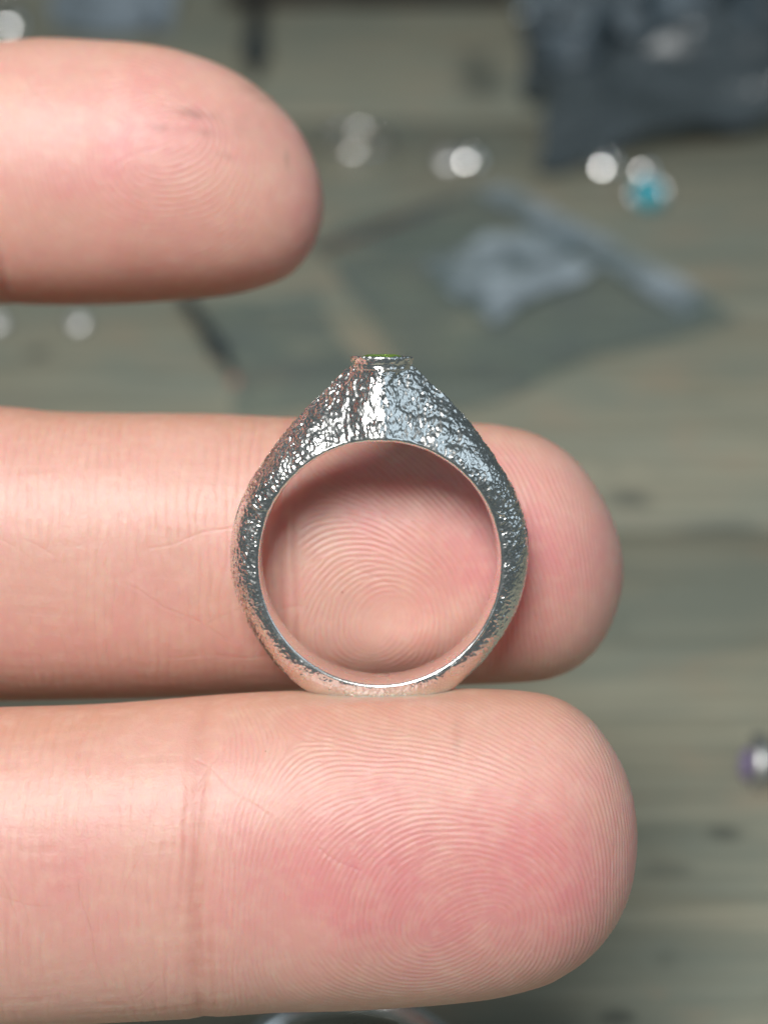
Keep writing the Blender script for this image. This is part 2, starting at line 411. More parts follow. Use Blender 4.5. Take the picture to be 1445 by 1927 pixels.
    info = dict(h=h[0], yc=yc[0], zc=zc[0], df=df[0], db=db[0], xt=xt, n=n, tip=(xs, h, yc, zc, db))
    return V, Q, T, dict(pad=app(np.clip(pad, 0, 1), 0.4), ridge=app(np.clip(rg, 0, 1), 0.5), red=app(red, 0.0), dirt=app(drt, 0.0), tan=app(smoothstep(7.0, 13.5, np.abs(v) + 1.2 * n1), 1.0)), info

OUT3 = [(-700, 1350), (-300, 1342), (0, 1332), (200, 1325), (480, 1304), (720, 1298), (900, 1297), (1000, 1303), (1060, 1319), (1110, 1352), (1148, 1400), (1176, 1455), (1191, 1510), (1197, 1565), (1194, 1620), (1180, 1680), (1150, 1740), (1104, 1793), (1050, 1829), (1000, 1850), (900, 1872), (700, 1888), (500, 1897), (300, 1911), (0, 1926), (-300, 1935), (-700, 1945)]
OUT2 = [(-700, 740), (-300, 752), (0, 765), (100, 774), (200, 777), (400, 779), (540, 785), (720, 790), (900, 797), (950, 803), (1000, 816), (1050, 842), (1094, 882), (1132, 940), (1160, 1008), (1171, 1070), (1166, 1122), (1148, 1175), (1120, 1220), (1086, 1251), (1045, 1271), (1000, 1281), (900, 1287), (700, 1292), (480, 1303), (300, 1312), (0, 1318), (-300, 1325), (-700, 1330)]
OUT1 = [(-700, 110), (-300, 105), (-100, 98), (0, 86), (60, 79), (120, 78), (200, 83), (300, 95), (370, 112), (440, 140), (500, 178), (542, 216), (574, 260), (597, 315), (606, 370), (603, 418), (588, 464), (560, 502), (518, 530), (460, 549), (400, 559), (300, 567), (200, 572), (100, 573), (0, 571), (-100, 574), (-300, 585), (-700, 600)]
def fr(base, pad=0.06, x0=-8.0):
    return lambda x, xt: base + pad * smoothstep(x0, x0 + 5, x) * (1 - smoothstep(xt - 6, xt, x)) - 0.0 * x
bk = lambda x, xt: 0.72 - 0.10 * smoothstep(xt - 16, xt - 6, x)
fingers = []
fingers.append(make_finger(OUT1, lambda x: 128.5, fr(0.74, 0.05, -24), bk, [(395, 282), (300, 342)], [(120, 190), (110, 500)], [24], [(250, 330, 7, 6, 0.6)], 0.44, 11, 0.115, None, 0.023, [(0.34, 0.5, -14, 2)], [(385, 258, 1.3, 0.4, 0.5), (505, 205, 2.2, 1.3, 0.5), (440, 330, 1.0, 0.3, 0.25), (470, 270, 3.0, 2.0, 0.14), (547, 325, 0.25, 0.8, 0.6), (335, 285, 1.4, 0.3, 0.3), (400, 290, 0.9, 0.35, 0.3)], [(150, 300, 5, 8, 0.8), (250, 480, 6, 4, 0.6), (350, 315, 2.5, 1.5, 0.5)]))
fingers.append(make_finger(OUT2, lambda x: 121.0 + 0.0 * x, fr(0.84, 0.03, -2), bk, [(745, 1130), (700, 1190)], [(590, 930), (590, 1275)], [545, 572], [(950, 1050, 8, 6, 0.75), (700, 950, 5, 4, 0.5)], 0.40, 21, 0.08, None, 0.026, [(0.16, 0.4, -6, 12), (0.07, 0.25, -8, 3)], (), [(720, 1165, 2.2, 2.0, 0.75), (640, 900, 3, 3, 0.5)]))
fingers.append(make_finger(OUT3, lambda x: 110.0, fr(0.76, 0.05, -8), bk, [(925, 1664), (795, 1712)], [(560, 1385), (540, 1850)], [392, 418, 372], [(700, 1600, 9, 6, 0.95), (1050, 1650, 6, 7, 0.7), (150, 1600, 6, 4, 0.35)], 0.36, 31, 0.075, None, 0.021, [(0.14, 0.65, -16, 15), (0.035, 0.28, -13, -3), (0.03, 0.25, 0, 9)], [(852, 1372, 0.35, 1.3, 0.26)], [(560, 1680, 4, 4.5, 0.8), (800, 1840, 8, 2.3, 0.6), (480, 1500, 2, 4, 0.4)]))

V3 = fingers[2][0]                                        # the flesh swells a little round the ring that presses into it
ex_ = np.clip(1 - np.abs((V3[:, 0] + 0.3) / 6.2) ** 4, 0, 1); topf = smoothstep(-17.0, -12.5, V3[:, 1])
V3[:, 1] += ex_ * topf * (0.22 * np.exp(-((V3[:, 2] - 105.8) / 1.3) ** 2) - 0.25 * np.exp(-((V3[:, 2] - 109.0) / 1.6) ** 2) + 0.2 * np.exp(-((V3[:, 2] - 113.0) / 1.3) ** 2))

# ------------------------------------------------------------------ the rest of the hand, out of frame to the left
def capsule_chain(bm, pts):
    for (p, r), (q, s) in zip(pts[:-1], pts[1:]):
        p, q = np.array(p, float), np.array(q, float); d = q - p; L = np.linalg.norm(d); d /= L
        a = np.cross(d, [0, 0, 1.0]); a = a / np.linalg.norm(a) if np.linalg.norm(a) > 1e-3 else np.array([1.0, 0, 0]); b = np.cross(d, a)
        rings = []
        prof = [(-r * cos(t), r * sin(t)) for t in np.linspace(0.05, pi / 2, 7)] + [(L + s * sin(t), s * cos(t)) for t in np.linspace(0, pi / 2 - 0.05, 7)]
        for (c, rr) in prof:
            rings.append([bm.verts.new(p + d * c + rr * (cos(t) * a + sin(t) * b)) for t in np.linspace(0, 2 * pi, 24, endpoint=False)])
        for A, B in zip(rings[:-1], rings[1:]):
            for i in range(24): bm.faces.new((A[i], A[(i + 1) % 24], B[(i + 1) % 24], B[i]))
        bm.faces.new(rings[0][::-1]); bm.faces.new(rings[-1])
def tube_ell(bm, st):
    """st: list of (centre, half height along Y, half depth along Z), loft along X"""
    rings = []
    for (c, hy, hz) in st:
        rings.append([bm.verts.new((c[0], c[1] + hy * cos(t), c[2] + hz * sin(t))) for t in np.linspace(0, 2 * pi, 40, endpoint=False)])
    for A, B in zip(rings[:-1], rings[1:]):
        for i in range(40): bm.faces.new((A[i], A[(i + 1) % 40], B[(i + 1) % 40], B[i]))
    bm.faces.new(rings[0][::-1]); bm.faces.new(rings[-1])
bm = bmesh.new()
mcp = [(-98, 25, 121), (-103, 3, 116), (-99, -18, 112)]
for (V, Q, T, at, inf), k in zip(fingers, mcp):
    c = np.array([X_CUT, inf['yc'], inf['zc'] + (inf['db'] - inf['df']) / 2]); hz = (inf['df'] + inf['db']) / 2; h = inf['h']
    k = np.array(k, float); m = lambda t, o=(0, 0, 0): c + (k - c) * t + np.array(o)
    tube_ell(bm, [(c + np.array([5, 0, 0]), h, hz), (m(0), h, hz), (m(.18), h * 1.0, hz * 1.04), (m(.34), h * .96, hz), (m(.6), h * .95, hz * 1.05), (m(.8), h * .95, hz * 1.08), (m(1), h * .98, hz * 1.15), (m(1.15), h * .8, hz)])
tube_ell(bm, [((-82, 4, 115), 30, 9), ((-92, 3, 115), 38, 12), ((-105, 2, 115), 41, 14), ((-130, 0, 115), 41, 15), ((-155, 0, 115), 38, 17), ((-175, 0, 115), 32, 17), ((-190, -1, 115), 28, 17), ((-215, -2, 116), 29, 19), ((-260, -3, 118), 33, 24), ((-330, -4, 120), 38, 30)])
capsule_chain(bm, [((-96, -36, 111), 9.5), ((-68, -45, 101), 8.6), ((-64, -43, 82), 7.8), ((-78, -39, 72), 7.2)])
capsule_chain(bm, [((-168, 18, 108), 16), ((-138, 42, 104), 13.5), ((-108, 60, 106), 11), ((-84, 70, 112), 8.8)])
capsule_chain(bm, [((-160, -24, 106), 15), ((-120, -28, 107), 13)])
for vv in bm.verts: vv.co *= MM
me = bpy.data.meshes.new('palm_raw'); bm.to_mesh(me); bm.free()
tmp = bpy.data.objects.new('palm_raw', me); COL.objects.link(tmp)
md = tmp.modifiers.new('r', 'REMESH'); md.mode = 'VOXEL'; md.voxel_size = 0.0010
ms = tmp.modifiers.new('s', 'SMOOTH'); ms.factor = 0.5; ms.iterations = 8
dg = bpy.context.evaluated_depsgraph_get()
pm = bpy.data.meshes.new_from_object(tmp.evaluated_get(dg)); bpy.data.objects.remove(tmp)
bm = bmesh.new(); bm.from_mesh(pm); bpy.data.meshes.remove(pm)
bmesh.ops.bisect_plane(bm, geom=bm.verts[:] + bm.edges[:] + bm.faces[:], plane_co=((X_CUT - 1.2) * MM, 0, 0), plane_no=(1, 0, 0), clear_outer=True, dist=1e-6)
bm.verts.index_update()
nxt = {}
for e in bm.edges:
    if len(e.link_faces) == 1:
        p_, q_ = e.verts
        for a, b in ((p_, q_), (q_, p_)): nxt.setdefault(a.index, []).append(b.index)
loops, seen = [], set()
for s in list(nxt):
    if s in seen: continue
    lp, cur = [s], s; seen.add(s)
    while True:
        c = [q for q in nxt[cur] if q not in seen]
        if not c: break
        cur = c[0]; seen.add(cur); lp.append(cur)
    loops.append(lp)
PV = np.array([v.co[:] for v in bm.verts]) / MM
ptri = [tuple(v.index for v in f.verts) for f in bm.faces]; bm.free()
quads = np.array([f for f in ptri if len(f) == 4]); tris = [f for f in ptri if len(f) == 3]
for f in ptri:
    if len(f) > 4: tris += [(f[0], f[i], f[i + 1]) for i in range(1, len(f) - 1)]
VV, QQ, TT, AT, off = [PV], [quads], [np.array(tris).reshape(-1, 3)], {k: [np.full(len(PV), d)] for k, d in (('pad', 0.1), ('ridge', 0.5), ('red', 0.0), ('dirt', 0.0), ('tan', 0.3))}, len(PV)
for V, Q, T, at, inf in fingers:
    VV.append(V); QQ.append(Q + off); TT.append(T + off)
    for k in AT: AT[k].append(at[k])
    cen = np.array([inf['yc'], inf['zc']])
    lp = min(loops, key=lambda l: np.hypot(*(PV[l][:, 1:].mean(0) - cen)))
    ang = lambda P: np.arctan2(P[:, 2] - inf['zc'], P[:, 1] - inf['yc'])
    A = np.arange(inf['n']) + off; aA = ang(V[:inf['n']]); B = np.array(lp); aB = ang(PV[B])
    oa = np.argsort(aA); ob = np.argsort(aB); A, aA, B, aB = A[oa], aA[oa], B[ob], aB[ob]
    i = j = 0; z = []
    while i < len(A) or j < len(B):
        na = aA[i + 1] if i + 1 < len(A) else aA[0] + 2 * pi; nb_ = aB[j + 1] if j + 1 < len(B) else aB[0] + 2 * pi
        if i < len(A) and (j >= len(B) or na <= nb_): z.append((A[i % len(A)], A[(i + 1) % len(A)], B[j % len(B)])); i += 1
        else: z.append((A[i % len(A)], B[(j + 1) % len(B)], B[j % len(B)])); j += 1
    TT.append(np.array(z)); off += len(V)
HV = np.vstack(VV); base = w3(np.array([[-110.0, 0, 115.0]]))[0]
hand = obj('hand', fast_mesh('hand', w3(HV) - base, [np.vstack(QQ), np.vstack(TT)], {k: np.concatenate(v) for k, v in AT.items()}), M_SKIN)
bm = bmesh.new(); bm.from_mesh(hand.data); bmesh.ops.recalc_face_normals(bm, faces=bm.faces); bm.to_mesh(hand.data); bm.free()
hand.location = base
tag(hand, 'three fingers of an open hand, palm side showing, with the silver ring held between two', 'hand')
for V, Q, T, at, inf in fingers:                          # nails on the far side
    xs, h, yc, zc, db = inf['tip']; xt = inf['xt']
    nu, nv = 18, 15; L = []
    for i, x in enumerate(np.linspace(xt - 12.5, xt - 0.6, nu)):
        hx, yx, zx, dx = (np.interp(x, xs, q) for q in (h, yc, zc, db))
        hx = max(hx, 3.2); dx = max(dx, 3.4)
        for t in np.linspace(-0.85, 0.85, nv):
            L.append((x, yx + 0.92 * hx * sin(t), zx + dx * cos(t) * 1.0 + 0.12))
    L = np.array(L); Lb = L.copy(); Lb[:, 2] -= 0.55
    q = grid_quads(nu, nv); rim = [i for i in range(nv)] + [k * nv + nv - 1 for k in range(1, nu)] + [(nu - 1) * nv + i for i in range(nv - 2, -1, -1)] + [k * nv for k in range(nu - 2, 0, -1)]
    n = nu * nv; sd_ = np.array([(rim[i], rim[(i + 1) % len(rim)], rim[(i + 1) % len(rim)] + n, rim[i] + n) for i in range(len(rim))])
    obj('fingernail', fast_mesh('fingernail', w3(np.vstack([L, Lb])) - base, [np.vstack([q, q[:, ::-1] + n, sd_])]), M_NAIL, hand)

# ------------------------------------------------------------------ the hammered silver ring
RZ, TILT = 109.6, 6.5                                     # depth of its centre, lean of the head towards the lens
RC = np.array([(714.5 - CX) / F * RZ, (CY - 1055.0) / F * RZ, RZ])
PXMM = F / RZ; RI = 223.5 / PXMM
def ring_to_cam(P):                                       # ring frame: x right, y up, z depth
    c, s = cos(R(TILT)), sin(R(TILT))
    return np.stack([P[:, 0] + RC[0], P[:, 1] * c + P[:, 2] * s + RC[1], -P[:, 1] * s + P[:, 2] * c + RC[2]], 1)
sil = [(662, 690), (640, 707), (600, 746), (560, 789), (520, 836), (488, 882), (460, 930), (442, 982), (434, 1032), (436, 1082), (450, 1134), (475, 1190), (510, 1243), (552, 1287), (610, 1320), (670, 1336), (720, 1339), (775, 1335), (826, 1317), (874, 1282), (916, 1240), (950, 1191), (976, 1138), (990, 1082), (994, 1022), (985, 970), (963, 918), (930, 860), (884, 797), (832, 740), (790, 702), (775, 690)]
sil = catmull(sil, 12); sx = (sil[:, 0] - 714.5) / PXMM; sy = (1055 - sil[:, 1]) / PXMM
sth = np.unwrap(np.arctan2(sy, sx)); srr = np.hypot(sx, sy)
NT_, y_neck = 1600, (1055 - 690) / PXMM
th = np.linspace(pi / 2, pi / 2 + 2 * pi, NT_, endpoint=False)
o = np.argsort(sth); Ro = np.interp(th, sth[o], srr[o], left=np.nan, right=np.nan)
flat = np.isnan(Ro); Ro[flat] = y_neck / np.sin(th[flat])
kk = np.exp(-0.5 * (np.arange(-60, 61) / 22.0) ** 2); kk /= kk.sum()
Rs = np.convolve(np.concatenate([Ro[-60:], Ro, Ro[:60]]), kk, 'valid'); nf_ = smoothstep(0.30, 0.45, np.abs(th - pi / 2) % (2 * pi)) * smoothstep(0.30, 0.45, 2 * pi - np.abs(th - pi / 2))
Ro = Ro * (1 - nf_) + Rs * nf_
up_ = np.clip(np.sin(th), -1, 1)
RIT = RI * (1 + 0.030 * up_.clip(0) ** 2 + 0.012 * (-up_).clip(0) ** 2)
wth = 1.70 + 0.25 * (-up_).clip(0) ** 2 + 1.15 * smoothstep(0.25, 1.0, up_)       # half depth of the band
y_in = RI
def half_width(rr, tt, ww, T):
    f = np.clip((rr - RIT[:, None]) / T, 0, 1); hd = smoothstep(0.55, 0.97, np.sin(tt))
    wb = ww * ((1 - hd) * np.sqrt(np.clip(1 - f ** 2.1, 0, 1)) + hd * np.clip(1 - 0.86 * f ** 1.25, 0, 1) * np.sqrt(np.clip(1 - f ** 7, 0, 1)))
    x, y = rr * np.cos(tt), rr * np.sin(tt)
    rc = 1.98 + 0.75 * np.clip((y_neck - y) / (y_neck - y_in), 0, 1.2) ** 2.0
    wh = rc * np.exp(-0.5 * (x / (0.62 * rc)) ** 2) * smoothstep(RI * 0.75, RI * 0.95, y)
    return (wb ** 2.4 + wh ** 2.4) ** (1 / 2.4) * 0.97
NF = 60
fs = np.sin(np.linspace(0, pi / 2, NF)) ; fs = fs * 0.965 + 0.035 * np.linspace(0, 1, NF); fs[-1] = 1
T = Ro - RIT
rows = []; mask = []; fill = 0.22
Rr = RIT[:, None] + fill + (T[:, None] - fill) * fs[None]            # front face from the fillet to the outside
Wf = half_width(Rr, th[:, None], wth[:, None], T[:, None])
w0 = Wf[:, :1]
na = 7
fa = np.linspace(0, pi / 2, na, endpoint=False)            # fillet between inner surface and face
rf = RIT[:, None] + fill * (1 - np.cos(fa))[None]; wf = (w0 - fill) + fill * np.sin(fa)[None]
ni = 12
wi = np.linspace(-1, 1, ni + 2)[1:-1][None] * (w0 - fill); ri_ = RIT[:, None] * np.ones((1, ni)) - 0.05 * (1 - (np.linspace(-1, 1, ni + 2)[1:-1]) ** 2)[None]
nc = 10
wc = np.linspace(-1, 1, nc + 2)[1:-1][None] * Wf[:, -1:]; rc_ = Ro[:, None] * np.ones((1, nc))
# section loop: front fillet, front face (z negative = towards lens), cap, back face, back fillet, inner surface
rr = np.concatenate([rf, Rr, rc_, Rr[:, ::-1], rf[:, ::-1], ri_], 1)
zz = np.concatenate([-wf, -Wf, wc, Wf[:, ::-1], wf[:, ::-1], -wi], 1)
ns = rr.shape[1]
face = np.concatenate([np.zeros(na), np.clip(fs / 0.06, 0, 1), np.ones(nc), np.clip(fs[::-1] / 0.06, 0, 1), np.zeros(na), np.zeros(ni)])
TH = np.repeat(th[:, None], ns, 1)
PB = np.stack([rr * np.cos(TH), rr * np.sin(TH), zz], -1)
# normals of the base surface
du = np.roll(PB, -1, 0) - np.roll(PB, 1, 0); dv = np.roll(PB, -1, 1) - np.roll(PB, 1, 1)
N = np.cross(du, dv); N /= (np.linalg.norm(N, axis=-1, keepdims=True) + 1e-12)
outw = PB.copy(); outw[..., :2] -= RI * 1.12 * np.stack([np.cos(TH), np.sin(TH)], -1)
N *= np.sign((N * outw).sum(-1, keepdims=True)).mean() or 1
# hammer marks: cells with small random tilt, ridges where they meet
Pf = PB.reshape(-1, 3); Nf = N.reshape(-1, 3)
cand = rng.permutation(np.nonzero(np.tile(face > 0.2, NT_))[0])
cell = {}; feats = []
mind = 0.195; inv = 1 / mind
for q in cand[:170000]:
    p = Pf[q]; key = (int(p[0] * inv + 500), int(p[1] * inv + 500), int(p[2] * inv + 500)); bad = False
    for a in (-1, 0, 1):
        for b in (-1, 0, 1):
            for c in (-1, 0, 1):
                for r_ in cell.get((key[0] + a, key[1] + b, key[2] + c), ()):
                    if (p[0] - r_[0]) ** 2 + (p[1] - r_[1]) ** 2 + (p[2] - r_[2]) ** 2 < mind * mind: bad = True; break
                if bad: break
            if bad: break
        if bad: break
    if not bad: cell.setdefault(key, []).append(p); feats.append(p)
feats = np.array(feats)
kd = kdtree.KDTree(len(feats))
for i, p in enumerate(feats): kd.insert(p, i)
kd.balance()
tilt = rng.normal(0, 1, (len(feats), 3)); lift = rng.normal(0, 1, len(feats))
warp = np.stack([vnoise(Pf, 4.5, s) for s in (1, 2, 3)], 1) * 0.055
sel = np.nonzero(np.tile(face > 0, NT_))[0]
disp = np.zeros(len(Pf)); oxide = np.zeros(len(Pf))
PW = Pf + warp
for q in sel:
    r_ = kd.find_n(PW[q], 2); (c0, i0, d0), (c1, i1, d1) = r_[0], r_[1]
    e = (d1 - d0)
    h = 0.75 * d0 * d0 + 0.20 * ((PW[q] - feats[i0]) @ tilt[i0]) + 0.010 * lift[i0]
    h1 = 0.75 * d1 * d1 + 0.20 * ((PW[q] - feats[i1]) @ tilt[i1]) + 0.010 * lift[i1]
    k_ = 0.5 * max(0.0, 1 - e / 0.09) ** 1.5
    h = h * (1 - k_) + h1 * k_ - 0.010 * max(0.0, 1 - e / 0.08)
    disp[q] = h
    oxide[q] = max(0.0, 1 - e / 0.07)
tt = np.mod(TH.ravel(), 2 * pi); low = smoothstep(0.15, 0.8, -np.sin(tt))
amp = np.tile(np.clip(face, 0, 1), NT_) * (1.0 - 0.45 * low)
amp *= 1.0 + 0.35 * vnoise(Pf, 0.55, 8)
hd_ = smoothstep(0.45, 0.95, np.sin(tt)); amp *= 1 + 0.30 * hd_
und = 0.045 * vnoise(Pf, 1.1, 5) + 0.05 * vnoise(Pf, 0.6, 6) + hd_ * (0.085 * vnoise(Pf, 1.25, 15) + 0.045 * vnoise(Pf, 2.9, 16))
Pd = Pf + Nf * ((disp - 0.02) * amp * 0.74 + und * np.tile(np.clip(face, 0.1, 1), NT_) + 0.022 * vnoise(Pf, 2.4, 19) * np.tile(face < 0.5, NT_) * (0.35 + 0.65 * smoothstep(-0.2, 0.6, np.sin(tt))))[:, None]
oxide *= np.tile(face, NT_) * (0.4 + 0.6 * (1 - low)) * np.clip(0.7 + vnoise(Pf, 1.5, 9), 0, 1)
rb = w3(ring_to_cam(np.array([[0, -RI - 1.3, 0]])))[0]
ring = thing('silver_ring', rb, 'hammered silver ring with small green stone standing upright between two fingers', 'ring')
obj('band', fast_mesh('band', w3(ring_to_cam(Pd)) - rb, grid_quads(NT_ + 1, ns, True) % (NT_ * ns), {'oxide': oxide}), M_HAM, ring)
# bezel: a low collar round the stone, axis upward
def lathe_pts(prof, n, jit=0.0, seed=0):
    r = np.random.default_rng(seed); a = np.linspace(0, 2 * pi, n, endpoint=False)
    V = np.array([[(p + 0) * cos(t), y, p * sin(t)] for p, y in prof for t in a])
    if jit: V += (vnoise(V, 3.3, seed + 1) * jit)[:, None] * np.stack([V[:, 0], 0 * V[:, 0], V[:, 2]], 1) / 2.0; V[:, 1] += vnoise(V, 2.6, seed + 2) * jit * 0.8
    return V
xb = (718.5 - 714.5) / PXMM; y_top = (1055 - 672) / PXMM
prof = [(0.0, y_neck - 0.5), (1.5, y_neck - 0.5), (2.00, y_neck - 0.22), (1.97, y_neck + 0.0), (1.98, y_neck + 0.12), (2.02, y_neck + 0.25), (2.06, y_neck + 0.40), (2.08, y_top - 0.12), (2.04, y_top - 0.03), (1.92, y_top), (1.74, y_top - 0.02), (1.66, y_top - 0.10), (1.60, y_top - 0.30), (0.0, y_top - 0.32)]
nb_ = 150; pf = []
for (a, b), (c, d) in zip(prof[1:-1], prof[2:]):
    for t in np.linspace(0, 1, 5, endpoint=False): pf.append((a + (c - a) * t, b + (d - b) * t))
V = lathe_pts(pf, nb_, 0.07, 3)
h = np.array([0.055 * min(1, kd_d) for kd_d in np.abs(vnoise(V, 7.0, 4))]); V[:, [0, 2]] *= (1 + h * 0.9 * (vnoise(V, 5.5, 7)))[:, None]
V[:, 0] += xb
V = np.vstack([V, [[xb, pf[0][1], 0]], [[xb, pf[-1][1], 0]]])
Q = grid_quads(len(pf), nb_, True); a = np.arange(nb_); l0 = (len(pf) - 1) * nb_
Tt = np.vstack([np.stack([(a + 1) % nb_, a, np.full(nb_, len(V) - 2)], 1), np.stack([l0 + a, l0 + (a + 1) % nb_, np.full(nb_, len(V) - 1)], 1)])
obj('bezel', fast_mesh('bezel', w3(ring_to_cam(V)) - rb, [Q, Tt], {'oxide': np.zeros(len(V))}), M_HAM, ring)
# faceted green stone
def gem_mesh(name, r, hc, hp, to=lambda P: P, n=8):
    bm = bmesh.new(); R_ = []
    for rad, y, ph in ((r * 0.55, hc, 0), (r * 0.85, hc * 0.55, 0.5), (r, 0, 0), (r * 0.98, -hc * 0.12, 0), (r * 0.5, -hp * 0.6, 0.5)):
        R_.append([bm.verts.new((rad * cos(2 * pi * (i + ph) / n), y, rad * sin(2 * pi * (i + ph) / n))) for i in range(n)])
    for A, B in zip(R_[:-1], R_[1:]):
        for i in range(n): bm.faces.new((A[i], A[(i + 1) % n], B[(i + 1) % n], B[i]))
    bm.faces.new(R_[0]); c = bm.verts.new((0, -hp, 0))
    for i in range(n): bm.faces.new((R_[-1][i], R_[-1][(i + 1) % n], c))
    P = to(np.array([v.co[:] for v in bm.verts]))
    for v, p in zip(bm.verts, P): v.co = p
    return bm
bm_obj('gemstone', gem_mesh('gemstone', 1.66, 0.30, 0.9, lambda P: w3(ring_to_cam(P + np.array([xb, y_top - 0.17, 0]))) - rb, 10), mat_gem('green_gem', (0.45, 0.75, 0.12)), ring, False)

# ------------------------------------------------------------------ things lying on the bench
def torus_band(R0, w, t, flatness=1.0, n=72, m=20, seed=0, rough=0.03):
    """finger ring: axis Y, band width w (axial), thickness t; mm"""
    P = []
    for a in np.linspace(0, 2 * pi, n, endpoint=False):
        for b in np.linspace(0, 2 * pi, m, endpoint=False):
            r = R0 + t / 2 * np.sign(cos(b)) * abs(cos(b)) ** 0.8; y = w / 2 * np.sign(sin(b)) * abs(sin(b)) ** 0.8
            P.append((r * cos(a), y, r * sin(a)))
    P = np.array(P); d = vnoise(P, 1.2, seed) * rough; P[:, [0, 2]] *= (1 + d / R0)[:, None]; P[:, 1] += vnoise(P, 1.0, seed + 1) * rough
    return P, grid_quads(n + 1, m, True) % (n * m)
def rotm(ax, deg): return np.array(Matrix.Rotation(R(deg), 3, ax))
def cab_mesh(r, h, n=24, m=8):
    P = [(r * cos(u) * cos(a), h * sin(u), r * cos(u) * sin(a)) for u in np.linspace(-0.5, pi / 2 - 0.02, m) for a in np.linspace(0, 2 * pi, n, endpoint=False)]
    P = np.array(P); return P, [grid_quads(m, n, True), np.arange(n)[None, ::-1], ((m - 1) * n + np.arange(n))[None]]
def bench_ring(px, py, name, label, cat, R0, w, t, metal, stone=None, group=None, spin=0):
    """a finger ring lying on its side; spin 0 turns its head to the lens, -90 to the left"""
    p = onbench(px, py); root = thing(name, p * MM, label, cat, group)
    P, Q = torus_band(R0, w, t, seed=int(px))
    M = rotm('Z', spin) @ rotm('X', 90); lift = w / 2
    def place(A): return (A @ M.T + np.array([0, 0, lift])) * MM
    obj('band', fast_mesh('band', place(P), Q), metal, root)
    if stone:
        kind, r, h, mat = stone; H = rotm('X', 90)
        head = lambda A: place(A @ H.T + np.array([0, 0, R0 + t / 2 + 0.9]))
        setting(head, r, h, kind, mat, metal, root, 1.45 if kind == 'gem' else 1.0)
    return root
def setting(head, r, h, kind, mat, metal, root, rim=1.0):
    prof = [(0.6 * r, -1.2), (1.02 * r, -0.6), (1.12 * r * rim, 0.0), (1.16 * r * rim, 0.5 * h), (1.02 * r, 0.58 * h), (0.97 * r, 0.1), (0.4 * r, -0.1)]
    n = 28; A = np.array([[a * cos(q), b, a * sin(q)] for a, b in prof for q in np.linspace(0, 2 * pi, n, endpoint=False)])
    obj('setting', fast_mesh('setting', head(A), [grid_quads(len(prof), n, True), np.arange(n)[None, ::-1], ((len(prof) - 1) * n + np.arange(n))[None]]), metal, root)
    if kind == 'cab':
        A, q = cab_mesh(r, h); obj('stone', fast_mesh('stone', head(A + np.array([0, 0.35 * h, 0])), q), mat, root)
    else:
        bm_obj('stone', gem_mesh('stone', r, h * 0.5, h * 0.6, lambda P_: head(P_ + np.array([0, 0.45 * h, 0]))), mat, root, False)
def stud(px, py, label, r, h, mat, metal, tip=52, spin=0, cap=False):
    """a stone in a closed setting on a short post, lying tipped over"""
    p = onbench(px, py); root = thing('stone_stud', p * MM, label, 'stud')
    M = rotm('Z', spin) @ rotm('X', 90 - tip)
    up = lambda A: (A @ np.array([[1, 0, 0], [0, 0, 1], [0, -1, 0.0]])) @ M.T
    lift = 1.16 * r * sin(R(tip)) + 0.2
    head = lambda A: (up(A) + np.array([0, 0, lift])) * MM
    setting(head, r, h, 'cab', mat, metal, root)
    n = 12; prof = [(0.4, -1.1), (0.4, -6.0), (0.62, -6.3), (0.3, -6.8)]
    A = np.array([[a * cos(q), b, a * sin(q)] for a, b in prof for q in np.linspace(0, 2 * pi, n, endpoint=False)])
    obj('post', fast_mesh('post', head(A), [grid_quads(len(prof), n, True)]), metal, root)
    if cap:  # dome added above the stone to catch a highlight
        A = np.array([[1.9 * cos(q) * cos(a), 0.75 * sin(q), 1.9 * cos(q) * sin(a)] for q in np.linspace(-0.6, 1.5, 12) for a in np.linspace(0, 2 * pi, 24, endpoint=False)])
        obj('cap', fast_mesh('cap', head(A + np.array([0.3, 0.3, -1.16 * r - 1.5])), [grid_quads(12, 24, True), np.arange(24)[None, ::-1], (11 * 24 + np.arange(24))[None]]), metal, root)
    return root
def ball(px, py, r, name, label, cat, mat, group=None, hole=True):
    """a flattened bead with a drilled hole, tipped up on the bench"""
    p = onbench(px, py); a0 = 0.30 if hole else 0.05
    P = []; prof = [(r * 0.26 if hole else 0.05 * r, -r * 0.80)] + [(r * cos(q), r * sin(q)) for q in np.linspace(-pi / 2 + a0, pi / 2 - a0, 22)] + [(r * 0.26 if hole else 0.05 * r, r * 0.80)]
    n = 32; A = np.array([[a * cos(q), b, a * sin(q)] for a, b in prof for q in np.linspace(0, 2 * pi, n, endpoint=False)])
    A[:, 1] *= 0.42; A = A @ (rotm('Z', (px * 37) % 24 - 12) @ rotm('X', 130)).T; A *= (1 + 0.02 * vnoise(A, 0.6, px % 7))[:, None]
    A[:, 2] -= A[:, 2].min()
    o = obj(name, fast_mesh(name, A * MM, grid_quads(len(prof), n, True)), mat); o.location = p * MM
    return tag(o, label, cat, group)
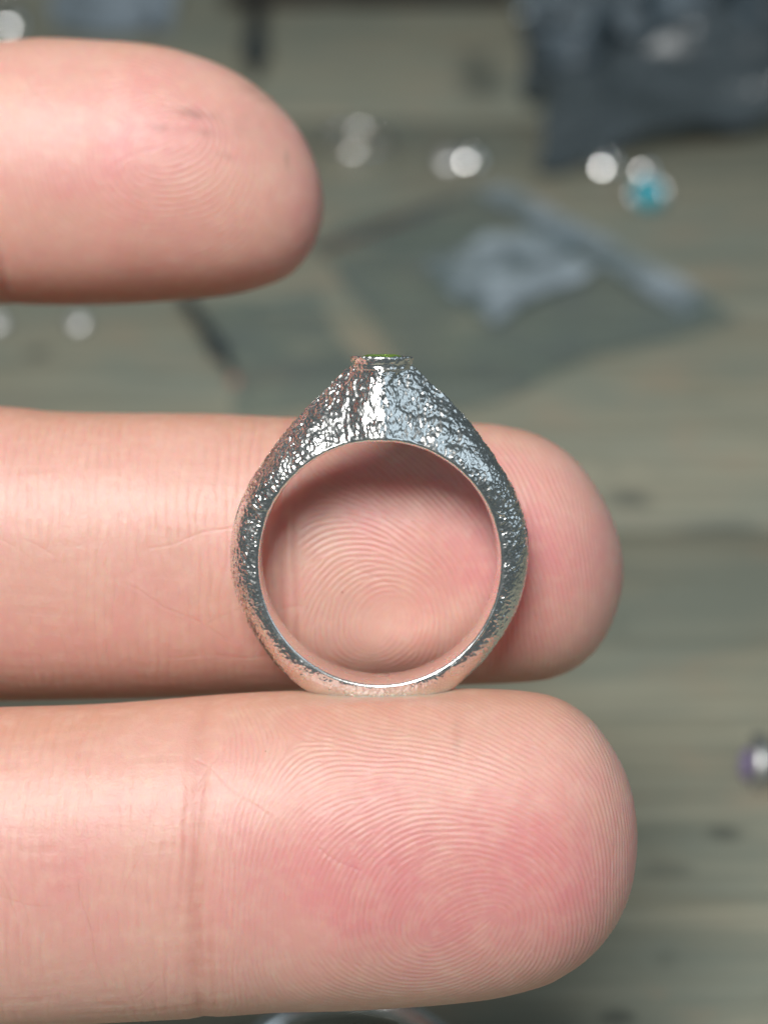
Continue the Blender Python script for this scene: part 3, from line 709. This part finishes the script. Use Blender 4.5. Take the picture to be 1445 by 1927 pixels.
def sheet(corners, hfun, n=(70, 56), thick=0.08, ragged=0.0, seed=0):
    """a thin crumpled sheet on the bench: corners are sight points TL, TR, BR, BL; hfun(u, v, x, y) gives the lift in mm"""
    c = np.array([onbench(*q) for q in corners])
    u, v = np.meshgrid(np.linspace(0, 1, n[0]), np.linspace(0, 1, n[1]), indexing='ij'); u, v = u.ravel(), v.ravel()
    P = ((1 - u) * (1 - v))[:, None] * c[0] + (u * (1 - v))[:, None] * c[1] + (u * v)[:, None] * c[2] + ((1 - u) * v)[:, None] * c[3]
    if ragged:
        q = np.stack([P[:, 0], P[:, 1], 0 * u + seed * 9], 1); e = np.minimum.reduce([u, 1 - u, v, 1 - v]); wgt = np.exp(-e / 0.12)
        P[:, 0] += ragged * wgt * vnoise(q, 0.06, seed + 21); P[:, 1] += ragged * wgt * vnoise(q, 0.06, seed + 22)
    P[:, 2] = 0.25 + np.maximum(hfun(u, v, P), 0.0)
    g = grid_quads(*n); N_ = len(P); B = P.copy(); B[:, 2] += thick
    a, b = n; rim = [i * b for i in range(a)] + [(a - 1) * b + j for j in range(1, b)] + [i * b + b - 1 for i in range(a - 2, -1, -1)] + [j for j in range(b - 2, 0, -1)]
    s_ = np.array([(rim[i], rim[(i + 1) % len(rim)], rim[(i + 1) % len(rim)] + N_, rim[i] + N_) for i in range(len(rim))])
    return np.vstack([P, B]), [g[:, ::-1], g + N_, s_], c
def folds(P, seed, f=0.05):
    q = np.stack([P[:, 0], P[:, 1], 0 * P[:, 0] + seed * 5.0], 1)
    r_ = 1 - np.abs(vnoise(q, f, seed)) * 2; r2 = 1 - np.abs(vnoise(q, f * 2.3, seed + 1)) * 2
    return np.clip(r_, 0, 1) ** 2 + 0.4 * np.clip(r2, 0, 1) ** 2
def bag(name, label, cat, corners, h, mat, seed, f=0.05, ragged=3.0, mound=0.0, loc=None):
    V, Q, c = sheet(corners, lambda u, v, P: h * folds(P, seed, f) + mound * np.clip(np.sin(pi * u), 0, 1) ** 0.6 * np.clip(np.sin(pi * v), 0, 1) ** 0.6, ragged=ragged, seed=seed)
    b = c.mean(0) * MM; b[2] = 0
    root = thing(name, b, label, cat, 'plastic bags on the bench')
    obj('film', fast_mesh('film', V * MM - b, Q), mat, root)
    return root, b
def child_sheet(name, root, b, corners, hf, mat, n=(40, 14), thick=0.25, seed=3, ragged=0.0):
    V, Q, c = sheet(corners, hf, n, thick, ragged, seed); return obj(name, fast_mesh(name, V * MM - b, Q), mat, root)

TURQ = mat_opaque('turquoise', (0.03, 0.42, 0.52), 0.12, 0.2, 500, 0.00002)
PURP = mat_gem('amethyst', (0.46, 0.37, 0.66), 0.05, 0.5)
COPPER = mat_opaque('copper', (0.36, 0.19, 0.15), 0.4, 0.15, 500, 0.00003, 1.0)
STEEL = mat_silver('dark_steel', 0.25, (0.30, 0.32, 0.34), False)
CLEAR = mat_plastic('clear_plastic', (0.24, 0.28, 0.285), 0.12, 0.16, 0.5, (0.92, 0.95, 0.955))
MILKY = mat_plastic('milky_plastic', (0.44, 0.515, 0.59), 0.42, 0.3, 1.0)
STRIP_GLARE = mat_plastic('strip_and_glare_plastic', (0.60, 0.69, 0.76), 0.24, 0.25, 1.3)  # pale tone paints glare on the fold; the zip strip shares it
DARKP = mat_plastic('dark_plastic', (0.105, 0.130, 0.145), 0.56, 0.24, 1.0)
GREYP = mat_plastic('grey_plastic', (0.12, 0.145, 0.165), 0.62, 0.25, 0.7)
LEATH = mat_opaque('dark_leather', (0.030, 0.026, 0.022), 0.5, 0.3, 400, 0.0003)
NAVY = mat_opaque('navy_cloth', (0.012, 0.022, 0.055), 0.8, 0.3, 900, 0.0003)

bench_ring(655, 2116, 'silver_ring', 'wide silver ring lying flat on the boards right under the lowest finger', 'ring', 11.6, 3.4, 2.2, M_POL)
bench_ring(1600, 1476, 'stone_ring', 'dark silver ring with purple stone at the right edge of the bench', 'ring', 8.2, 3.0, 1.5, M_DULL, ('gem', 2.2, 2.8, PURP), spin=-98)
stud(1213, 392, 'small silver stud with turquoise blue stone on the bare boards', 3.1, 2.8, TURQ, M_POL, 42, 8, True)
bench_ring(672, 302, 'silver_ring', 'plain silver ring lying by itself beside the tip of the topmost finger', 'ring', 7.0, 5.0, 1.3, M_POL)
G = 'loose silver beads on the bench'
ball(842, 318, 2.6, 'silver_bead', 'left bead of the two silver beads that touch, above the clear bag', 'bead', M_DULL, G)
ball(884, 316, 2.9, 'silver_bead', 'right bead of the two silver beads that touch, above the clear bag', 'bead', M_POL, G)
ball(1136, 328, 3.1, 'silver_bead', 'single silver bead between the dark plastic bag and the turquoise stud', 'bead', M_POL, G)
ball(148, 622, 1.9, 'silver_bead', 'small silver bead just below the topmost finger, lying free on the board', 'bead', M_DULL, G)
ball(-4, 622, 2.0, 'silver_bead', 'small silver bead cut by the left edge of the photo, between the fingers', 'bead', M_DULL, G)
ball(18, 62, 4.2, 'silver_bead', 'large silver bead in the far left corner of the bench', 'bead', M_POL, G)
ball(995, 40, 3.4, 'silver_bead', 'silver bead at the far end of the bench beside the grey plastic bag', 'bead', M_DULL, G)
ball(442, 722, 1.0, 'copper_bead', 'tiny reddish copper bead lying on the board behind the silver ring', 'bead', COPPER)

def rod(name, label, cat, a, b, r, mat, tipmat=None):
    A, B = onbench(*a), onbench(*b); d = B - A; L = np.linalg.norm(d); d /= L; n_ = np.array([-d[1], d[0], 0]); n = 14
    prof = [(0.02, 0), (0.55, 0.04), (1.0, 0.10), (1.0, 0.62), (1.25, 0.64), (1.25, 0.80), (0.7, 0.82), (0.6, 0.97), (0.05, 1.0)]
    P = np.array([A + d * (L * q) + np.array([0, 0, r * 1.25]) + r * k * (cos(t) * n_ + sin(t) * np.array([0, 0, 1.0])) for k, q in prof for t in np.linspace(0, 2 * pi, n, endpoint=False)])
    o = obj(name, fast_mesh(name, (P - A) * MM, grid_quads(len(prof), n, True)), mat); o.location = A * MM
    return tag(o, label, cat)
rod('steel_punch', 'short dark steel punch lying on the board behind the silver ring', 'tool', (338, 560), (436, 712), 1.3, STEEL)
rod('brown_rod', 'thin brown rod lying along the near left edge of the zip bag', 'wire', (590, 482), (872, 376), 0.55, COPPER)  # brown rod drawn along the dark line at the bag's edge
rod('steel_bur', 'dark steel bur lying at the far end of the bench above the topmost finger', 'tool', (484, 10), (478, 160), 2.4, STEEL)

# the clear zip bag with its milky closing strip and a pale sheet painting the glare on a fold
root, b = bag('plastic_bag', 'clear zip bag lying flat behind the silver ring, with pale closing strip', 'bag', [(560, 452), (905, 352), (1370, 608), (842, 778)], 1.1, CLEAR, 4, 0.045, 2.5)
child_sheet('zip_strip', root, b, [(890, 374), (948, 364), (1352, 588), (1284, 614)], lambda u, v, P: 1.3 + 0.5 * np.sin(pi * v) + 0.3 * folds(P, 8, 0.08), STRIP_GLARE, (12, 50), 0.5)
child_sheet('fold_glare', root, b, [(812, 538), (1050, 462), (1135, 545), (890, 608)], lambda u, v, P: 1.5 + 2.6 * folds(P, 13, 0.06), STRIP_GLARE, (40, 30), 0.15, 5, 7.0)  # raised pale sheet, glare put into its colour
root, b = bag('plastic_bag', 'thin clear plastic sheet under the middle finger, left of the zip bag', 'bag', [(372, 588), (600, 560), (760, 770), (470, 800)], 0.8, CLEAR, 9, 0.05, 2.5)
# the heap of bags in the far right corner
bag('plastic_bag', 'crumpled dark blue plastic bag heaped at the far right of the bench', 'bag', [(985, 70), (1560, 30), (1570, 262), (1030, 322)], 12.0, DARKP, 6, 0.03, 7.0, 9.0)
bag('plastic_bag', 'crumpled grey plastic bag with pale folds behind the dark blue one', 'bag', [(985, 12), (1380, -50), (1560, 110), (1030, 120)], 13.0, GREYP, 12, 0.035, 9.0, 10.0)
VEIL = mat_plastic('veil_plastic', (0.30, 0.36, 0.41), 0.30, 0.2, 2.2)
bag('plastic_bag', 'thin wrinkled clear plastic bag lying over the dark blue one', 'bag', [(1030, 60), (1420, 10), (1500, 190), (1010, 205)], 20.0, VEIL, 23, 0.045, 12.0, 16.0)
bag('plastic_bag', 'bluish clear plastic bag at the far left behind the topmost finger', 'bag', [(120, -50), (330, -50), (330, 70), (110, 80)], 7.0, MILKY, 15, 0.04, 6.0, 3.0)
def pouch(name, label, cat, corners, h, mat, seed):
    V, Q, c = sheet(corners, lambda u, v, P: h * (1 - np.abs(2 * u - 1) ** 6) ** 0.5 * (1 - np.abs(2 * v - 1) ** 5) ** 0.5 + 1.2 * folds(P, seed, 0.05), (50, 40), 0.6, 3.0, seed)
    b = c.mean(0) * MM; b[2] = 0
    o = obj(name, fast_mesh(name, V * MM - b, Q), mat); o.location = b; return tag(o, label, cat)
pouch('leather_pouch', 'long dark brown leather pouch across the far end of the bench', 'pouch', [(420, -120), (960, -120), (965, 14), (425, 18)], 12, LEATH, 3)
pouch('cloth_pouch', 'navy blue cloth pouch at the far right behind the plastic bags', 'pouch', [(1130, -170), (1430, -180), (1440, 10), (1150, 20)], 24, NAVY, 5)

# ------------------------------------------------------------------ report line
print('tris ~', sum(len(o.data.polygons) for o in S.objects if o.type == 'MESH') * 2)
